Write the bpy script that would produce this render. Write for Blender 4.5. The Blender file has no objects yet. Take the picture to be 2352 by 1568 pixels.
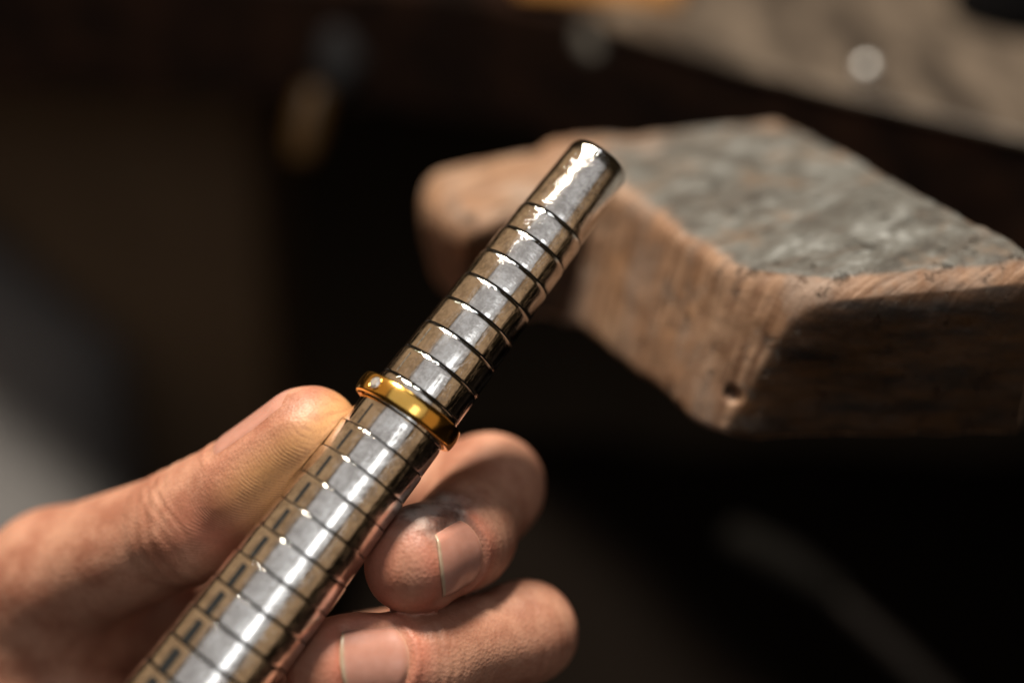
import bpy, math, random
import numpy as np
from mathutils import Vector, Matrix

random.seed(4)
rng = np.random.default_rng(11)
S = bpy.context.scene
COL = S.collection
R = math.radians

# ------------------------------------------------------------------ camera
PITCH = 28.4
SP, CP = math.sin(R(PITCH)), math.cos(R(PITCH))
HC = 996.0                       # camera height above the floor, mm
FPX = 3267.0                     # focal length in pixels of a 2352 px wide picture (50 mm lens)

def W(px, py, Z):
    """a point seen at (px, py), Z mm in front of the camera -> world mm"""
    X = (px - 1176.0) * Z / FPX
    Y = -(py - 784.0) * Z / FPX
    return np.array([X, SP * Y + CP * Z, CP * Y - SP * Z + HC])

def D(X, Y, Z):
    v = np.array([X, SP * Y + CP * Z, CP * Y - SP * Z], float)
    return v / np.linalg.norm(v)

def on_plane(px, py, z):
    k = CP * (-(py - 784.0) / FPX) - SP
    return W(px, py, (z - HC) / k)

cam = bpy.data.cameras.new("camera")
cam_o = bpy.data.objects.new("camera", cam)
COL.objects.link(cam_o)
cam_o.location = (0, 0, HC / 1000)
cam_o.rotation_euler = (R(90 - PITCH), 0, 0)
cam.lens = 50
cam.sensor_width = 36
cam.clip_start = 0.005
cam.clip_end = 50
cam.dof.use_dof = True
cam.dof.focus_distance = 0.2565
cam.dof.aperture_fstop = 2.8
S.camera = cam_o

# ------------------------------------------------------------------ world, lamps, exposure
world = bpy.data.worlds.new("World")
S.world = world
world.use_nodes = True
bg = world.node_tree.nodes["Background"]
bg.inputs[0].default_value = (1.0, 0.66, 0.32, 1)
bg.inputs[1].default_value = 0.014

S.view_settings.view_transform = 'Standard'
S.view_settings.look = 'None'
S.view_settings.exposure = 0
S.view_settings.gamma = 1
S.cycles.use_denoising = True
S.cycles.max_bounces = 8
S.cycles.sample_clamp_indirect = 6

FOCUS = Vector(W(1054, 797, 261.4) / 1000)

def area(name, direction, dist, sx, sy, power, color, aim=FOCUS):
    l = bpy.data.lights.new(name, 'AREA')
    l.shape = 'RECTANGLE'
    l.size, l.size_y = sx, sy
    l.energy = power
    l.color = color
    o = bpy.data.objects.new(name, l)
    COL.objects.link(o)
    d = Vector(direction).normalized()
    o.location = aim + d * dist
    o.rotation_euler = (-d).to_track_quat('-Z', 'Y').to_euler()
    return o

area("bench_lamp", (-0.11, 0.19, 0.975), 0.75, 0.13, 0.13, 16.5, (1.0, 0.89, 0.73))
area("ceiling_lamp", (0.30, 0.10, 0.94), 0.95, 0.16, 0.16, 0.42, (0.90, 0.95, 1.0))

# the mandrel mirrors the room: window, its bright pane and lamps added for warm walls stand where their reflections put them
A_TIP, A_0 = W(1380, 367, 271.5), W(1054, 797, 261.4)
AX = (A_TIP - A_0) / np.linalg.norm(A_TIP - A_0)
CAMP = np.array([0, 0, HC])
CF = (CAMP - A_0) - ((CAMP - A_0) @ AX) * AX
CF /= np.linalg.norm(CF)
XA = np.cross(-CF, AX)
def radius(u):        # bare taper of the mandrel, mm
    return 8.0 - 0.0385 * u
def mirrored(u, phi, dist):
    n = CF * math.cos(R(phi)) + XA * math.sin(R(phi))
    p = A_0 + AX * u + radius(u) * n
    d = (p - CAMP) / np.linalg.norm(p - CAMP)
    return p + (d - 2 * (d @ n) * n) * dist
def soft_lamp(name, p0, p1, u0, u1, dist, radiance, color):
    a, b, c, d = [mirrored(u, p, dist) for u, p in ((u0, p0), (u0, p1), (u1, p0), (u1, p1))]
    ctr = (a + b + c + d) / 4
    ex, ey = (b + d - a - c) / 2, (c + d - a - b) / 2
    lx, ly = np.linalg.norm(ex), np.linalg.norm(ey)
    x = ex / lx
    z = ctr - A_0                                   # lamp shines along -Z towards the mandrel
    z = z - (z @ x) * x; z /= np.linalg.norm(z)
    y = np.cross(z, x)
    l = bpy.data.lights.new(name, 'AREA')
    l.shape = 'RECTANGLE'
    l.size, l.size_y = lx / 1000, abs(ey @ y) / 1000
    l.energy = radiance * math.pi * l.size * l.size_y
    l.color = color
    o = bpy.data.objects.new(name, l); COL.objects.link(o)
    o.matrix_world = Matrix(((x[0], y[0], z[0], ctr[0] / 1000), (x[1], y[1], z[1], ctr[1] / 1000), (x[2], y[2], z[2], ctr[2] / 1000), (0, 0, 0, 1)))
    return o
soft_lamp("window_light", -25, 14, -95, 52, 700, 0.48, (1.0, 0.98, 0.965))
soft_lamp("window_bright_pane", 1.5, 8, -95, -2, 680, 2.3, (0.95, 0.98, 1.0))
soft_lamp("added_warm_lamp", -60, -27, -95, 52, 705, 0.34, (1.0, 0.64, 0.35))  # added lamp, gives the tan band a warm wall would mirror
soft_lamp("added_side_lamp", 16, 31, -95, 52, 705, 0.32, (1.0, 0.64, 0.35))  # second added lamp, for the tan band on the right flank

# ------------------------------------------------------------------ helpers
def prop(o, label=None, cat=None, group=None, kind=None):
    if label: o["label"] = label
    if cat: o["category"] = cat
    if group: o["group"] = group
    if kind: o["kind"] = kind
    return o

def mesh_obj(name, verts, faces, mat=None, parent=None, smooth=True, origin=None, attrs=None):
    """verts in world mm (origin given or parent's inverse applied later)"""
    v = np.asarray(verts, float)
    if origin is None:
        origin = np.zeros(3)
    m = bpy.data.meshes.new(name)
    m.from_pydata(((v - origin) / 1000).tolist(), [], [list(map(int, f)) for f in faces])
    if smooth:
        m.polygons.foreach_set("use_smooth", np.ones(len(m.polygons), bool))
    if attrs:
        for k, a in attrs.items():
            at = m.attributes.new(k, 'FLOAT', 'POINT')
            at.data.foreach_set("value", np.asarray(a, np.float32))
    m.update()
    o = bpy.data.objects.new(name, m)
    COL.objects.link(o)
    o.location = Vector(origin / 1000)
    if mat: m.materials.append(mat)
    if parent:
        o.parent = parent
    return o

def child_of(o, parent):
    """parent an object given in world placement under an unrotated parent"""
    loc = o.location.copy()
    o.parent = parent
    o.location = loc - parent.location
    return o

def empty(name, loc_mm):
    o = bpy.data.objects.new(name, None)
    o.empty_display_size = 0.01
    COL.objects.link(o)
    o.location = Vector(np.asarray(loc_mm) / 1000)
    return o

class NT:
    def __init__(self, name):
        self.m = bpy.data.materials.new(name)
        self.m.use_nodes = True
        self.t = self.m.node_tree
        self.b = self.t.nodes["Principled BSDF"]
        self.out = self.t.nodes["Material Output"]
    def n(self, kind, **kw):
        x = self.t.nodes.new(kind)
        for k, v in kw.items():
            if k.startswith("i_"):
                key = k[2:]
                x.inputs[int(key) if key.isdigit() else key].default_value = v
            else:
                setattr(x, k, v)
        return x
    def l(self, a, b):
        self.t.links.new(a, b)
    def math(self, op, a, b=None, c=None, clamp=False):
        x = self.n("ShaderNodeMath", operation=op, use_clamp=clamp)
        for i, v in enumerate((a, b, c)):
            if v is None: continue
            if isinstance(v, (int, float)): x.inputs[i].default_value = v
            else: self.l(v, x.inputs[i])
        return x.outputs[0]
    def mix(self, f, a, b, blend='MIX'):
        x = self.n("ShaderNodeMix", data_type='RGBA', blend_type=blend)
        for i, v in ((0, f), (6, a), (7, b)):
            if isinstance(v, (int, float)): x.inputs[i].default_value = v
            elif isinstance(v, tuple): x.inputs[i].default_value = v if len(v) == 4 else v + (1,)
            else: self.l(v, x.inputs[i])
        return x.outputs[2]
    def coord(self, scale=(1, 1, 1), rot=(0, 0, 0), which="Object"):
        c = self.n("ShaderNodeTexCoord")
        m = self.n("ShaderNodeMapping")
        m.inputs["Scale"].default_value = scale
        m.inputs["Rotation"].default_value = rot
        self.l(c.outputs[which], m.inputs[0])
        return m.outputs[0]
    def noise(self, co, scale, detail=4, rough=0.55, dist=0):
        x = self.n("ShaderNodeTexNoise", i_Scale=scale, i_Detail=detail, i_Roughness=rough, i_Distortion=dist)
        self.l(co, x.inputs["Vector"])
        return x.outputs[0]
    def ramp(self, f, stops):
        x = self.n("ShaderNodeValToRGB")
        e = x.color_ramp.elements
        while len(e) < len(stops): e.new(0.5)
        for k, (p, c) in zip(e, stops):
            k.position = p
            k.color = c if len(c) == 4 else tuple(c) + (1,)
        self.l(f, x.inputs[0])
        return x.outputs[0]
    def smooth(self, f, lo, hi):
        x = self.n("ShaderNodeMapRange", interpolation_type='SMOOTHSTEP')
        self.l(f, x.inputs[0])
        x.inputs[1].default_value, x.inputs[2].default_value = lo, hi
        return x.outputs[0]
    def attr(self, name):
        return self.n("ShaderNodeAttribute", attribute_name=name).outputs["Fac"]
    def bump(self, h, dist, strength=1.0, normal=None):
        x = self.n("ShaderNodeBump", i_Strength=strength, i_Distance=dist)
        self.l(h, x.inputs["Height"])
        if normal is not None: self.l(normal, x.inputs["Normal"])
        return x.outputs[0]
    def set(self, **kw):
        for k, v in kw.items():
            k = k.replace("_", " ")
            if isinstance(v, (int, float)): self.b.inputs[k].default_value = v
            elif isinstance(v, tuple): self.b.inputs[k].default_value = v if (len(v) != 3 or k == "Subsurface Radius") else v + (1,)
            else: self.l(v, self.b.inputs[k])
        return self.m

def simple(name, color, rough=0.6, var=0.35, scale=60, metallic=0.0, bump=0.0004, spec=0.08):
    t = NT(name)
    co = t.coord()
    n = t.noise(co, scale, 5, 0.6)
    dark = tuple(c * (1 - var) for c in color)
    lite = tuple(min(1, c * (1 + var)) for c in color)
    t.set(Base_Color=t.mix(n, dark, lite), Roughness=rough, Metallic=metallic, Normal=t.bump(n, bump), Specular_IOR_Level=spec)
    return t.m

# numpy value noise ------------------------------------------------------------
def vnoise(p, scale, seed=0):
    q = np.asarray(p) * scale + seed * 17.31
    i = np.floor(q).astype(np.int64)
    f = q - i
    f = f * f * (3 - 2 * f)
    def h(ix, iy, iz):
        n = (ix * 374761393 + iy * 668265263 + iz * 2147483647 + seed * 1274126177) & 0x7fffffff
        n = ((n ^ (n >> 13)) * 1274126177) & 0x7fffffff
        n = n ^ (n >> 16)
        return (n & 0xffff) / 65535.0
    r = 0
    for dx in (0, 1):
        wx = f[..., 0] if dx else 1 - f[..., 0]
        for dy in (0, 1):
            wy = f[..., 1] if dy else 1 - f[..., 1]
            for dz in (0, 1):
                wz = f[..., 2] if dz else 1 - f[..., 2]
                r = r + wx * wy * wz * h(i[..., 0] + dx, i[..., 1] + dy, i[..., 2] + dz)
    return r * 2 - 1

def smin(a, b, k):
    h = np.clip(0.5 + 0.5 * (b - a) / k, 0, 1)
    return b * (1 - h) + a * h - k * h * (1 - h)

def smax(a, b, k):
    return -smin(-a, -b, k)

def sstep(x, lo, hi):
    t = np.clip((x - lo) / (hi - lo), 0, 1)
    return t * t * (3 - 2 * t)

def round_cone(p, a, b, r1, r2, dors=None, flat=1.0):
    a = np.asarray(a, float); b = np.asarray(b, float)
    q = p - a
    if dors is not None and flat != 1.0:
        ax = (b - a) / np.linalg.norm(b - a)
        dd = dors - np.dot(dors, ax) * ax
        dd /= np.linalg.norm(dd)
        q = q + (1 / flat - 1) * (q @ dd)[..., None] * dd
    ba = b - a
    l2 = ba @ ba
    rr = r1 - r2
    a2 = l2 - rr * rr
    il2 = 1 / l2
    y = q @ ba
    z = y - l2
    x2 = ((q * l2 - y[..., None] * ba) ** 2).sum(-1)
    y2 = y * y * l2
    z2 = z * z * l2
    k = np.sign(rr) * rr * rr * x2
    d = (np.sqrt(np.maximum(x2 * a2 * il2, 0)) + y * rr) * il2 - r1
    c1 = np.sign(z) * a2 * z2 > k
    c2 = np.sign(y) * a2 * y2 < k
    d = np.where(c2, np.sqrt(x2 + y2) * il2 - r1, d)
    d = np.where(c1, np.sqrt(x2 + z2) * il2 - r2, d)
    return d * (0.5 + 0.5 * flat)

def surface_nets(vals, lo, h):
    """vals on a regular grid -> vertices, quads (outward where vals > 0)"""
    sgn = vals < 0
    nx, ny, nz = vals.shape
    c = [sgn[i:nx - 1 + i, j:ny - 1 + j, k:nz - 1 + k] for i in (0, 1) for j in (0, 1) for k in (0, 1)]
    s = sum(x.astype(np.int8) for x in c)
    act = (s > 0) & (s < 8)
    idx = -np.ones(act.shape, np.int64)
    cells = np.argwhere(act)
    idx[act] = np.arange(len(cells))
    acc = np.zeros((len(cells), 3)); cnt = np.zeros(len(cells))
    corners = [(i, j, k) for i in (0, 1) for j in (0, 1) for k in (0, 1)]
    V = [vals[cells[:, 0] + i, cells[:, 1] + j, cells[:, 2] + k] for i, j, k in corners]
    for e0 in range(8):
        for ax in range(3):
            if corners[e0][ax] == 0:
                co = list(corners[e0]); co[ax] = 1
                e1 = corners.index(tuple(co))
                a, b = V[e0], V[e1]
                m = (a < 0) != (b < 0)
                t = np.where(m, a / np.where(a == b, 1, a - b), 0)
                p = np.tile(np.array(corners[e0], float), (len(cells), 1))
                p[:, ax] += t
                acc[m] += p[m]; cnt[m] += 1
    verts = lo + (cells + acc / cnt[:, None]) * h
    faces = []
    for ax in range(3):
        o1, o2 = (ax + 1) % 3, (ax + 2) % 3
        sl0 = [slice(None)] * 3; sl1 = [slice(None)] * 3
        sl0[ax] = slice(0, -1); sl1[ax] = slice(1, None)
        A, B = sgn[tuple(sl0)], sgn[tuple(sl1)]
        e = np.argwhere(A != B)
        ok = (e[:, o1] > 0) & (e[:, o2] > 0) & (e[:, o1] < act.shape[o1]) & (e[:, o2] < act.shape[o2])
        e = e[ok]
        inside = A[e[:, 0], e[:, 1], e[:, 2]]
        def cell(d1, d2):
            q = e.copy(); q[:, o1] -= d1; q[:, o2] -= d2
            return idx[q[:, 0], q[:, 1], q[:, 2]]
        quad = np.stack([cell(1, 1), cell(0, 1), cell(0, 0), cell(1, 0)], 1)
        quad[~inside] = quad[~inside][:, ::-1]
        faces.append(quad)
    return verts, np.concatenate(faces)

def grad(f, p, e=0.05):
    g = np.empty_like(p)
    for i in range(3):
        d = np.zeros(3); d[i] = e
        g[:, i] = f(p + d) - f(p - d)
    return g / np.maximum(np.linalg.norm(g, axis=1), 1e-9)[:, None]

def lathe(profile, seg=96, closed=False):
    """profile (r, z) list -> verts, faces round local Z"""
    n = len(profile)
    vs, fs = [], []
    for k in range(seg):
        a = 2 * math.pi * k / seg
        for r, z in profile:
            vs.append((r * math.cos(a), r * math.sin(a), z))
    m = n if closed else n - 1
    for k in range(seg):
        for i in range(m):
            j = (i + 1) % n
            k2 = (k + 1) % seg
            fs.append((k * n + i, k2 * n + i, k2 * n + j, k * n + j))
    return vs, fs

def local_obj(name, verts_mm, faces, mat, parent, smooth=True):
    m = bpy.data.meshes.new(name)
    m.from_pydata([(x / 1000, y / 1000, z / 1000) for x, y, z in verts_mm], [], faces)
    if smooth: m.polygons.foreach_set("use_smooth", np.ones(len(m.polygons), bool))
    m.materials.append(mat)
    m.update()
    o = bpy.data.objects.new(name, m)
    COL.objects.link(o)
    o.parent = parent
    return o

def sharp(o, deg=30):
    """mark edges sharper than deg"""
    import bmesh
    bm = bmesh.new(); bm.from_mesh(o.data)
    for e in bm.edges:
        if len(e.link_faces) == 2 and e.calc_face_angle(0) > R(deg): e.smooth = False
    bm.to_mesh(o.data); bm.free()
    return o

# ------------------------------------------------------------------ materials
def steel_material():
    t = NT("polished_steel")
    co = t.coord()
    turn = t.noise(t.coord((60, 60, 5200)), 1.0, 3, 0.7)                 # lathe marks round the taper
    streak = t.noise(t.coord((1500, 1500, 130)), 1.0, 4, 0.65)           # drag marks of rings along the taper
    scr = t.noise(t.coord((1500, 1500, 170), (0.5, 0.3, 0)), 1.0, 3, 0.6)
    scr2 = t.noise(t.coord((300, 300, 1900), (0.4, 0.7, 0.3)), 1.0, 3, 0.6)
    big = t.noise(co, 260, 4, 0.6)
    dents = t.n("ShaderNodeTexVoronoi", i_Scale=850.0, feature='F1')
    t.l(co, dents.inputs["Vector"])
    dmask = t.math('MULTIPLY', t.smooth(dents.outputs["Distance"], 0.34, 0.08), t.smooth(t.noise(co, 230, 3), 0.42, 0.56))
    line = t.smooth(t.math('ABSOLUTE', t.math('SUBTRACT', scr, 0.5)), 0.03, 0.0)
    line2 = t.smooth(t.math('ABSOLUTE', t.math('SUBTRACT', scr2, 0.5)), 0.03, 0.0)
    h = t.math('ADD', t.math('MULTIPLY', turn, 0.012), t.math('MULTIPLY', line, -0.13))
    h = t.math('ADD', h, t.math('MULTIPLY', line2, -0.06))
    jit = t.noise(t.coord((420, 420, 4200)), 1.0, 3, 0.65)               # chatter of the lathe tool
    h = t.math('ADD', h, t.math('MULTIPLY', jit, 0.035))
    h = t.math('ADD', h, t.math('MULTIPLY', dmask, -0.20))
    h = t.math('ADD', h, t.math('MULTIPLY', streak, 0.36))
    h = t.math('ADD', h, t.math('MULTIPLY', big, 0.05))
    nrm = t.bump(h, 0.000045, 1.0)
    rough = t.math('ADD', t.math('MULTIPLY', t.smooth(streak, 0.3, 0.7), 0.04), t.math('ADD', t.math('MULTIPLY', t.smooth(t.noise(co, 480, 4, 0.7), 0.42, 0.66), 0.06), 0.06))
    col = t.mix(t.smooth(t.noise(co, 330, 6, 0.75), 0.36, 0.62), (0.60, 0.565, 0.535), (0.90, 0.875, 0.85))
    return t.set(Base_Color=col, Metallic=1.0, Roughness=rough, Normal=nrm)

def ink_material():
    t = NT("worn_black_ink")
    co = t.coord()
    n = t.noise(t.coord((900, 900, 500)), 1.0, 4, 0.7)
    f = t.smooth(n, 0.60, 0.72)
    t.set(Base_Color=t.mix(f, (0.012, 0.013, 0.014), (0.16, 0.15, 0.13)), Roughness=0.85, Specular_IOR_Level=0.12, Metallic=t.math('MULTIPLY', f, 0.4), Normal=t.bump(n, 0.00003))
    return t.m

def faint_ink_material():
    t = NT("rubbed_ink")
    n = t.noise(t.coord((1500, 1500, 900)), 1.0, 4, 0.7)
    f = t.smooth(n, 0.42, 0.60)
    t.set(Base_Color=t.mix(f, (0.05, 0.045, 0.04), (0.5, 0.48, 0.45)), Roughness=0.35, Metallic=t.math('ADD', t.math('MULTIPLY', f, 0.6), 0.4))
    return t.m

def gold_material():
    t = NT("yellow_gold")
    co = t.coord()
    n = t.noise(co, 500, 4, 0.6)
    scr = t.noise(t.coord((2600, 2600, 500), (0.6, 0.4, 0.2)), 1.0, 3, 0.6)
    h = t.math('ADD', t.math('MULTIPLY', n, 0.5), t.math('MULTIPLY', scr, 0.3))
    return t.set(Base_Color=t.mix(n, (0.92, 0.50, 0.10), (1.0, 0.62, 0.17)), Metallic=1.0,
                 Roughness=t.math('ADD', t.math('MULTIPLY', scr, 0.14), 0.10), Normal=t.bump(h, 0.00003))

def skin_material():
    t = NT("skin")
    co = t.coord()
    blot = t.smooth(t.noise(co, 105, 5, 0.65), 0.34, 0.66)
    fine = t.noise(co, 900, 4, 0.6)
    base = t.mix(blot, (0.27, 0.112, 0.072), (0.41, 0.212, 0.145))
    base = t.mix(t.math('MULTIPLY', t.attr("red"), 0.75), base, (0.46, 0.14, 0.09))
    base = t.mix(t.math('MULTIPLY', t.attr("tan"), 0.85), base, (0.52, 0.275, 0.115))
    base = t.mix(t.math('MULTIPLY', t.smooth(t.noise(co, 1700, 3, 0.7), 0.45, 0.70), 0.30), base, (0.20, 0.085, 0.05))
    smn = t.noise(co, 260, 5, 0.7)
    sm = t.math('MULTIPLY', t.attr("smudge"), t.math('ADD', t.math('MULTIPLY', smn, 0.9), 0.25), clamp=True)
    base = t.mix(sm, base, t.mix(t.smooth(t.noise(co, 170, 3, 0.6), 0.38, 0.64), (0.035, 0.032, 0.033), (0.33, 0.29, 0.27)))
    # friction ridges on the finger pads
    ph = t.math('ADD', t.attr("ridge"), t.math('MULTIPLY', t.noise(co, 170, 3), 9.0))
    ridge = t.math('SINE', ph)
    rm = t.math('MULTIPLY', ridge, t.math('MULTIPLY', t.attr("ridge_amount"), t.smooth(t.noise(co, 210, 3), 0.30, 0.70)))
    vor = t.n("ShaderNodeTexVoronoi", i_Scale=1500.0, feature='F1'); t.l(co, vor.inputs["Vector"])
    cell = t.math('MULTIPLY', vor.outputs["Distance"], t.math('SUBTRACT', 1.0, t.attr("ridge_amount")))
    h = t.math('ADD', t.math('MULTIPLY', rm, 0.10), t.math('MULTIPLY', cell, 0.6))
    h = t.math('ADD', h, t.math('MULTIPLY', fine, 0.5))
    h = t.math('ADD', h, t.math('MULTIPLY', t.noise(co, 260, 3), 0.7))
    col = t.mix(t.math('MULTIPLY', t.smooth(rm, 0.1, -0.6), 0.30), base, (0.18, 0.07, 0.04))
    return t.set(Base_Color=col, Roughness=t.math('ADD', t.math('MULTIPLY', fine, 0.2), 0.42),
                 Subsurface_Weight=0.12, Subsurface_Radius=(1.0, 0.35, 0.18), Subsurface_Scale=0.0018,
                 Normal=t.bump(h, 0.00011, 1.0), Specular_IOR_Level=0.42)

def nail_material():
    t = NT("fingernail")
    co = t.coord()
    n = t.noise(t.coord((500, 500, 500)), 1.0, 3, 0.5)
    base = t.mix(n, (0.36, 0.165, 0.12), (0.45, 0.235, 0.19))
    col = t.mix(t.attr("free_edge"), base, t.mix(t.noise(co, 700, 3), (0.24, 0.16, 0.10), (0.48, 0.38, 0.28)))
    col = t.mix(t.math('MULTIPLY', t.attr("fold"), 0.7), col, (0.50, 0.30, 0.20))
    return t.set(Base_Color=col, Roughness=0.30, Subsurface_Weight=0.15, Subsurface_Radius=(1, 0.4, 0.25), Subsurface_Scale=0.001,
                 Normal=t.bump(n, 0.00004), Coat_Weight=0.15, Coat_Roughness=0.25)

def peg_material():
    t = NT("worn_peg_wood")
    co = t.coord()
    grain = t.noise(t.coord((60, 420, 300)), 1.0, 6, 0.65, 0.4)          # local x along the bench, y out of the bench, z up
    saw = t.noise(t.coord((560, 40, 26), (0, 0.28, 0)), 1.0, 5, 0.6)
    blot = t.noise(co, 90, 5, 0.6)
    fine = t.noise(co, 1100, 4, 0.7)
    col = t.mix(t.smooth(saw, 0.35, 0.66), (0.11, 0.056, 0.031), (0.34, 0.215, 0.14))
    col = t.mix(t.math('MULTIPLY', t.smooth(blot, 0.45, 0.62), 0.5), col, (0.24, 0.12, 0.052))
    col = t.mix(t.math('MULTIPLY', t.smooth(t.noise(co, 45, 4), 0.52, 0.66), 0.55), col, (0.30, 0.225, 0.17))
    col = t.mix(t.math('MULTIPLY', t.smooth(t.noise(co, 22, 3), 0.40, 0.60), 0.6), col, (0.14, 0.066, 0.034))
    col = t.mix(t.math('MULTIPLY', t.smooth(t.noise(t.coord((60, 60, 34)), 1.0, 5, 0.65), 0.46, 0.60), 0.65), col, (0.19, 0.14, 0.112))
    # dirt ground into the dents
    pit = t.smooth(t.noise(t.coord((240, 240, 150)), 1.0, 6, 0.75), 0.56, 0.70)
    col = t.mix(t.math('MULTIPLY', pit, 0.75), col, (0.05, 0.032, 0.022))
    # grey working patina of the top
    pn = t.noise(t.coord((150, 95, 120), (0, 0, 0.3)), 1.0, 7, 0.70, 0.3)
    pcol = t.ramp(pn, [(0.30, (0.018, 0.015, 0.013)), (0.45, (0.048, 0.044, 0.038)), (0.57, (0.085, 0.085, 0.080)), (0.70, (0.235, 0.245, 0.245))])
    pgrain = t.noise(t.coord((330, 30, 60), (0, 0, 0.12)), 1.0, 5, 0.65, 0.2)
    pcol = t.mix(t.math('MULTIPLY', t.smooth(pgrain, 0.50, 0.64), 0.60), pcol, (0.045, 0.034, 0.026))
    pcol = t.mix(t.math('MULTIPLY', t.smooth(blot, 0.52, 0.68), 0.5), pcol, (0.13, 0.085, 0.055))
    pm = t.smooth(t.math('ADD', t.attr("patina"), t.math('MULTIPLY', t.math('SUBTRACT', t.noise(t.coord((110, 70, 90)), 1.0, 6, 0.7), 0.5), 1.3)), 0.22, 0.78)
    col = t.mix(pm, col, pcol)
    # shade of the unlit right side, painted in as darker wood
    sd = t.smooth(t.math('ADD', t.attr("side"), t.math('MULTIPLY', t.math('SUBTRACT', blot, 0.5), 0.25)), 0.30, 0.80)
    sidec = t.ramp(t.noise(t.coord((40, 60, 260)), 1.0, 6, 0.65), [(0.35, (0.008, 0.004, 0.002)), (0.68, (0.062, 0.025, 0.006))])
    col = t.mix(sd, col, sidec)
    h = t.math('ADD', t.math('MULTIPLY', saw, 0.9), t.math('MULTIPLY', fine, 0.35))
    h = t.math('ADD', h, t.math('MULTIPLY', pit, -0.8))
    h = t.math('ADD', h, t.math('MULTIPLY', t.math('MULTIPLY', pn, t.attr("patina")), 1.6))
    return t.set(Base_Color=col, Roughness=t.math('ADD', t.math('MULTIPLY', blot, 0.25), 0.42), Normal=t.bump(h, 0.0006, 1.0), Specular_IOR_Level=0.4)

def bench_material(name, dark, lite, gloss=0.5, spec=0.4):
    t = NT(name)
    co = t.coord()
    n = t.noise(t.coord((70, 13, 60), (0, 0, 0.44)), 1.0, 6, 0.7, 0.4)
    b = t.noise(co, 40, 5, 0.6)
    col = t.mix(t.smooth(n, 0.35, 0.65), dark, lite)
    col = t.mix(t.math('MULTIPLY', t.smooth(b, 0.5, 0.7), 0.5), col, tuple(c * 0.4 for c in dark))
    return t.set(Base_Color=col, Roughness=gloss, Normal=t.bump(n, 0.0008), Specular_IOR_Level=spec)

M_STEEL, M_INK, M_FAINT, M_GOLD = steel_material(), ink_material(), faint_ink_material(), gold_material()
M_SKIN, M_NAIL, M_PEG = skin_material(), nail_material(), peg_material()
M_GROOVE = simple("groove_grime", (0.012, 0.012, 0.012), 0.5, 0.4, 900, 0.3, 0.00003)
M_BENCH = bench_material("bench_top_wood", (0.016, 0.011, 0.008), (0.098, 0.076, 0.058))
M_APRON = bench_material("dark_bench_wood", (0.0025, 0.0013, 0.001), (0.014, 0.006, 0.0035), 0.85, 0.06)  # for the bench front, much darker than the top

# ------------------------------------------------------------------ the setting
fl = mesh_obj("floor", [(-3000, -1500, 0), (3000, -1500, 0), (3000, 4500, 0), (-3000, 4500, 0)], [(0, 1, 2, 3)],
              simple("dark_floor", (0.016, 0.012, 0.009), 0.8, 0.5, 9))
prop(fl, kind="structure")

def prism(name, poly, z0, z1, mat, bevel=1.5, segs=3):
    """vertical prism of a plan polygon (counter-clockwise, world mm), rounded by a bevel"""
    import bmesh
    poly = [np.asarray(p, float)[:2] for p in poly]
    c = np.array([*np.mean(poly, axis=0), z0])
    bm = bmesh.new()
    lo = [bm.verts.new(Vector(((p[0] - c[0]) / 1000, (p[1] - c[1]) / 1000, 0))) for p in poly]
    hi = [bm.verts.new(Vector(((p[0] - c[0]) / 1000, (p[1] - c[1]) / 1000, (z1 - z0) / 1000))) for p in poly]
    n = len(poly)
    for i in range(n):
        j = (i + 1) % n
        bm.faces.new((lo[i], lo[j], hi[j], hi[i]))
    bm.faces.new(hi); bm.faces.new(lo[::-1])
    bmesh.ops.recalc_face_normals(bm, faces=bm.faces)
    if bevel:
        bmesh.ops.bevel(bm, geom=bm.edges[:], offset=bevel / 1000, segments=segs, profile=0.5, affect='EDGES', clamp_overlap=True)
    m = bpy.data.meshes.new(name); bm.to_mesh(m); bm.free()
    m.materials.append(mat)
    o = bpy.data.objects.new(name, m); COL.objects.link(o)
    o.location = Vector(c / 1000)
    return o

def capsule_loft(name, pts, radii, mat, seg=24, rings=None):
    """round tube through points (world mm) with per-point radius, rounded ends"""
    pts = np.asarray(pts, float); radii = np.asarray(radii, float)
    # end caps
    t0 = (pts[0] - pts[1]) / np.linalg.norm(pts[0] - pts[1]); t1 = (pts[-1] - pts[-2]) / np.linalg.norm(pts[-1] - pts[-2])
    P, Q = [], []
    for a in (85, 60, 35, 15):
        P.append(pts[0] + t0 * radii[0] * math.sin(R(a)) * 0.7); Q.append(radii[0] * math.cos(R(a)))
    P += list(pts); Q += list(radii)
    for a in (15, 35, 60, 85):
        P.append(pts[-1] + t1 * radii[-1] * math.sin(R(a)) * 0.7); Q.append(radii[-1] * math.cos(R(a)))
    P = np.array(P)
    up = np.array([0.1, 0.2, 1.0])
    vs, fs = [], []
    for i in range(len(P)):
        tg = P[min(i + 1, len(P) - 1)] - P[max(i - 1, 0)]
        tg /= np.linalg.norm(tg)
        x = np.cross(tg, up); x /= np.linalg.norm(x)
        y = np.cross(tg, x)
        for k in range(seg):
            a = 2 * math.pi * k / seg
            vs.append(P[i] + Q[i] * (math.cos(a) * x + math.sin(a) * y))
    for i in range(len(P) - 1):
        for k in range(seg):
            k2 = (k + 1) % seg
            fs.append((i * seg + k, i * seg + k2, (i + 1) * seg + k2, (i + 1) * seg + k))
    fs.append(tuple(range(seg))[::-1]); fs.append(tuple((len(P) - 1) * seg + k for k in range(seg)))
    return mesh_obj(name, vs, fs, mat, origin=np.array(pts[0]))

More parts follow.
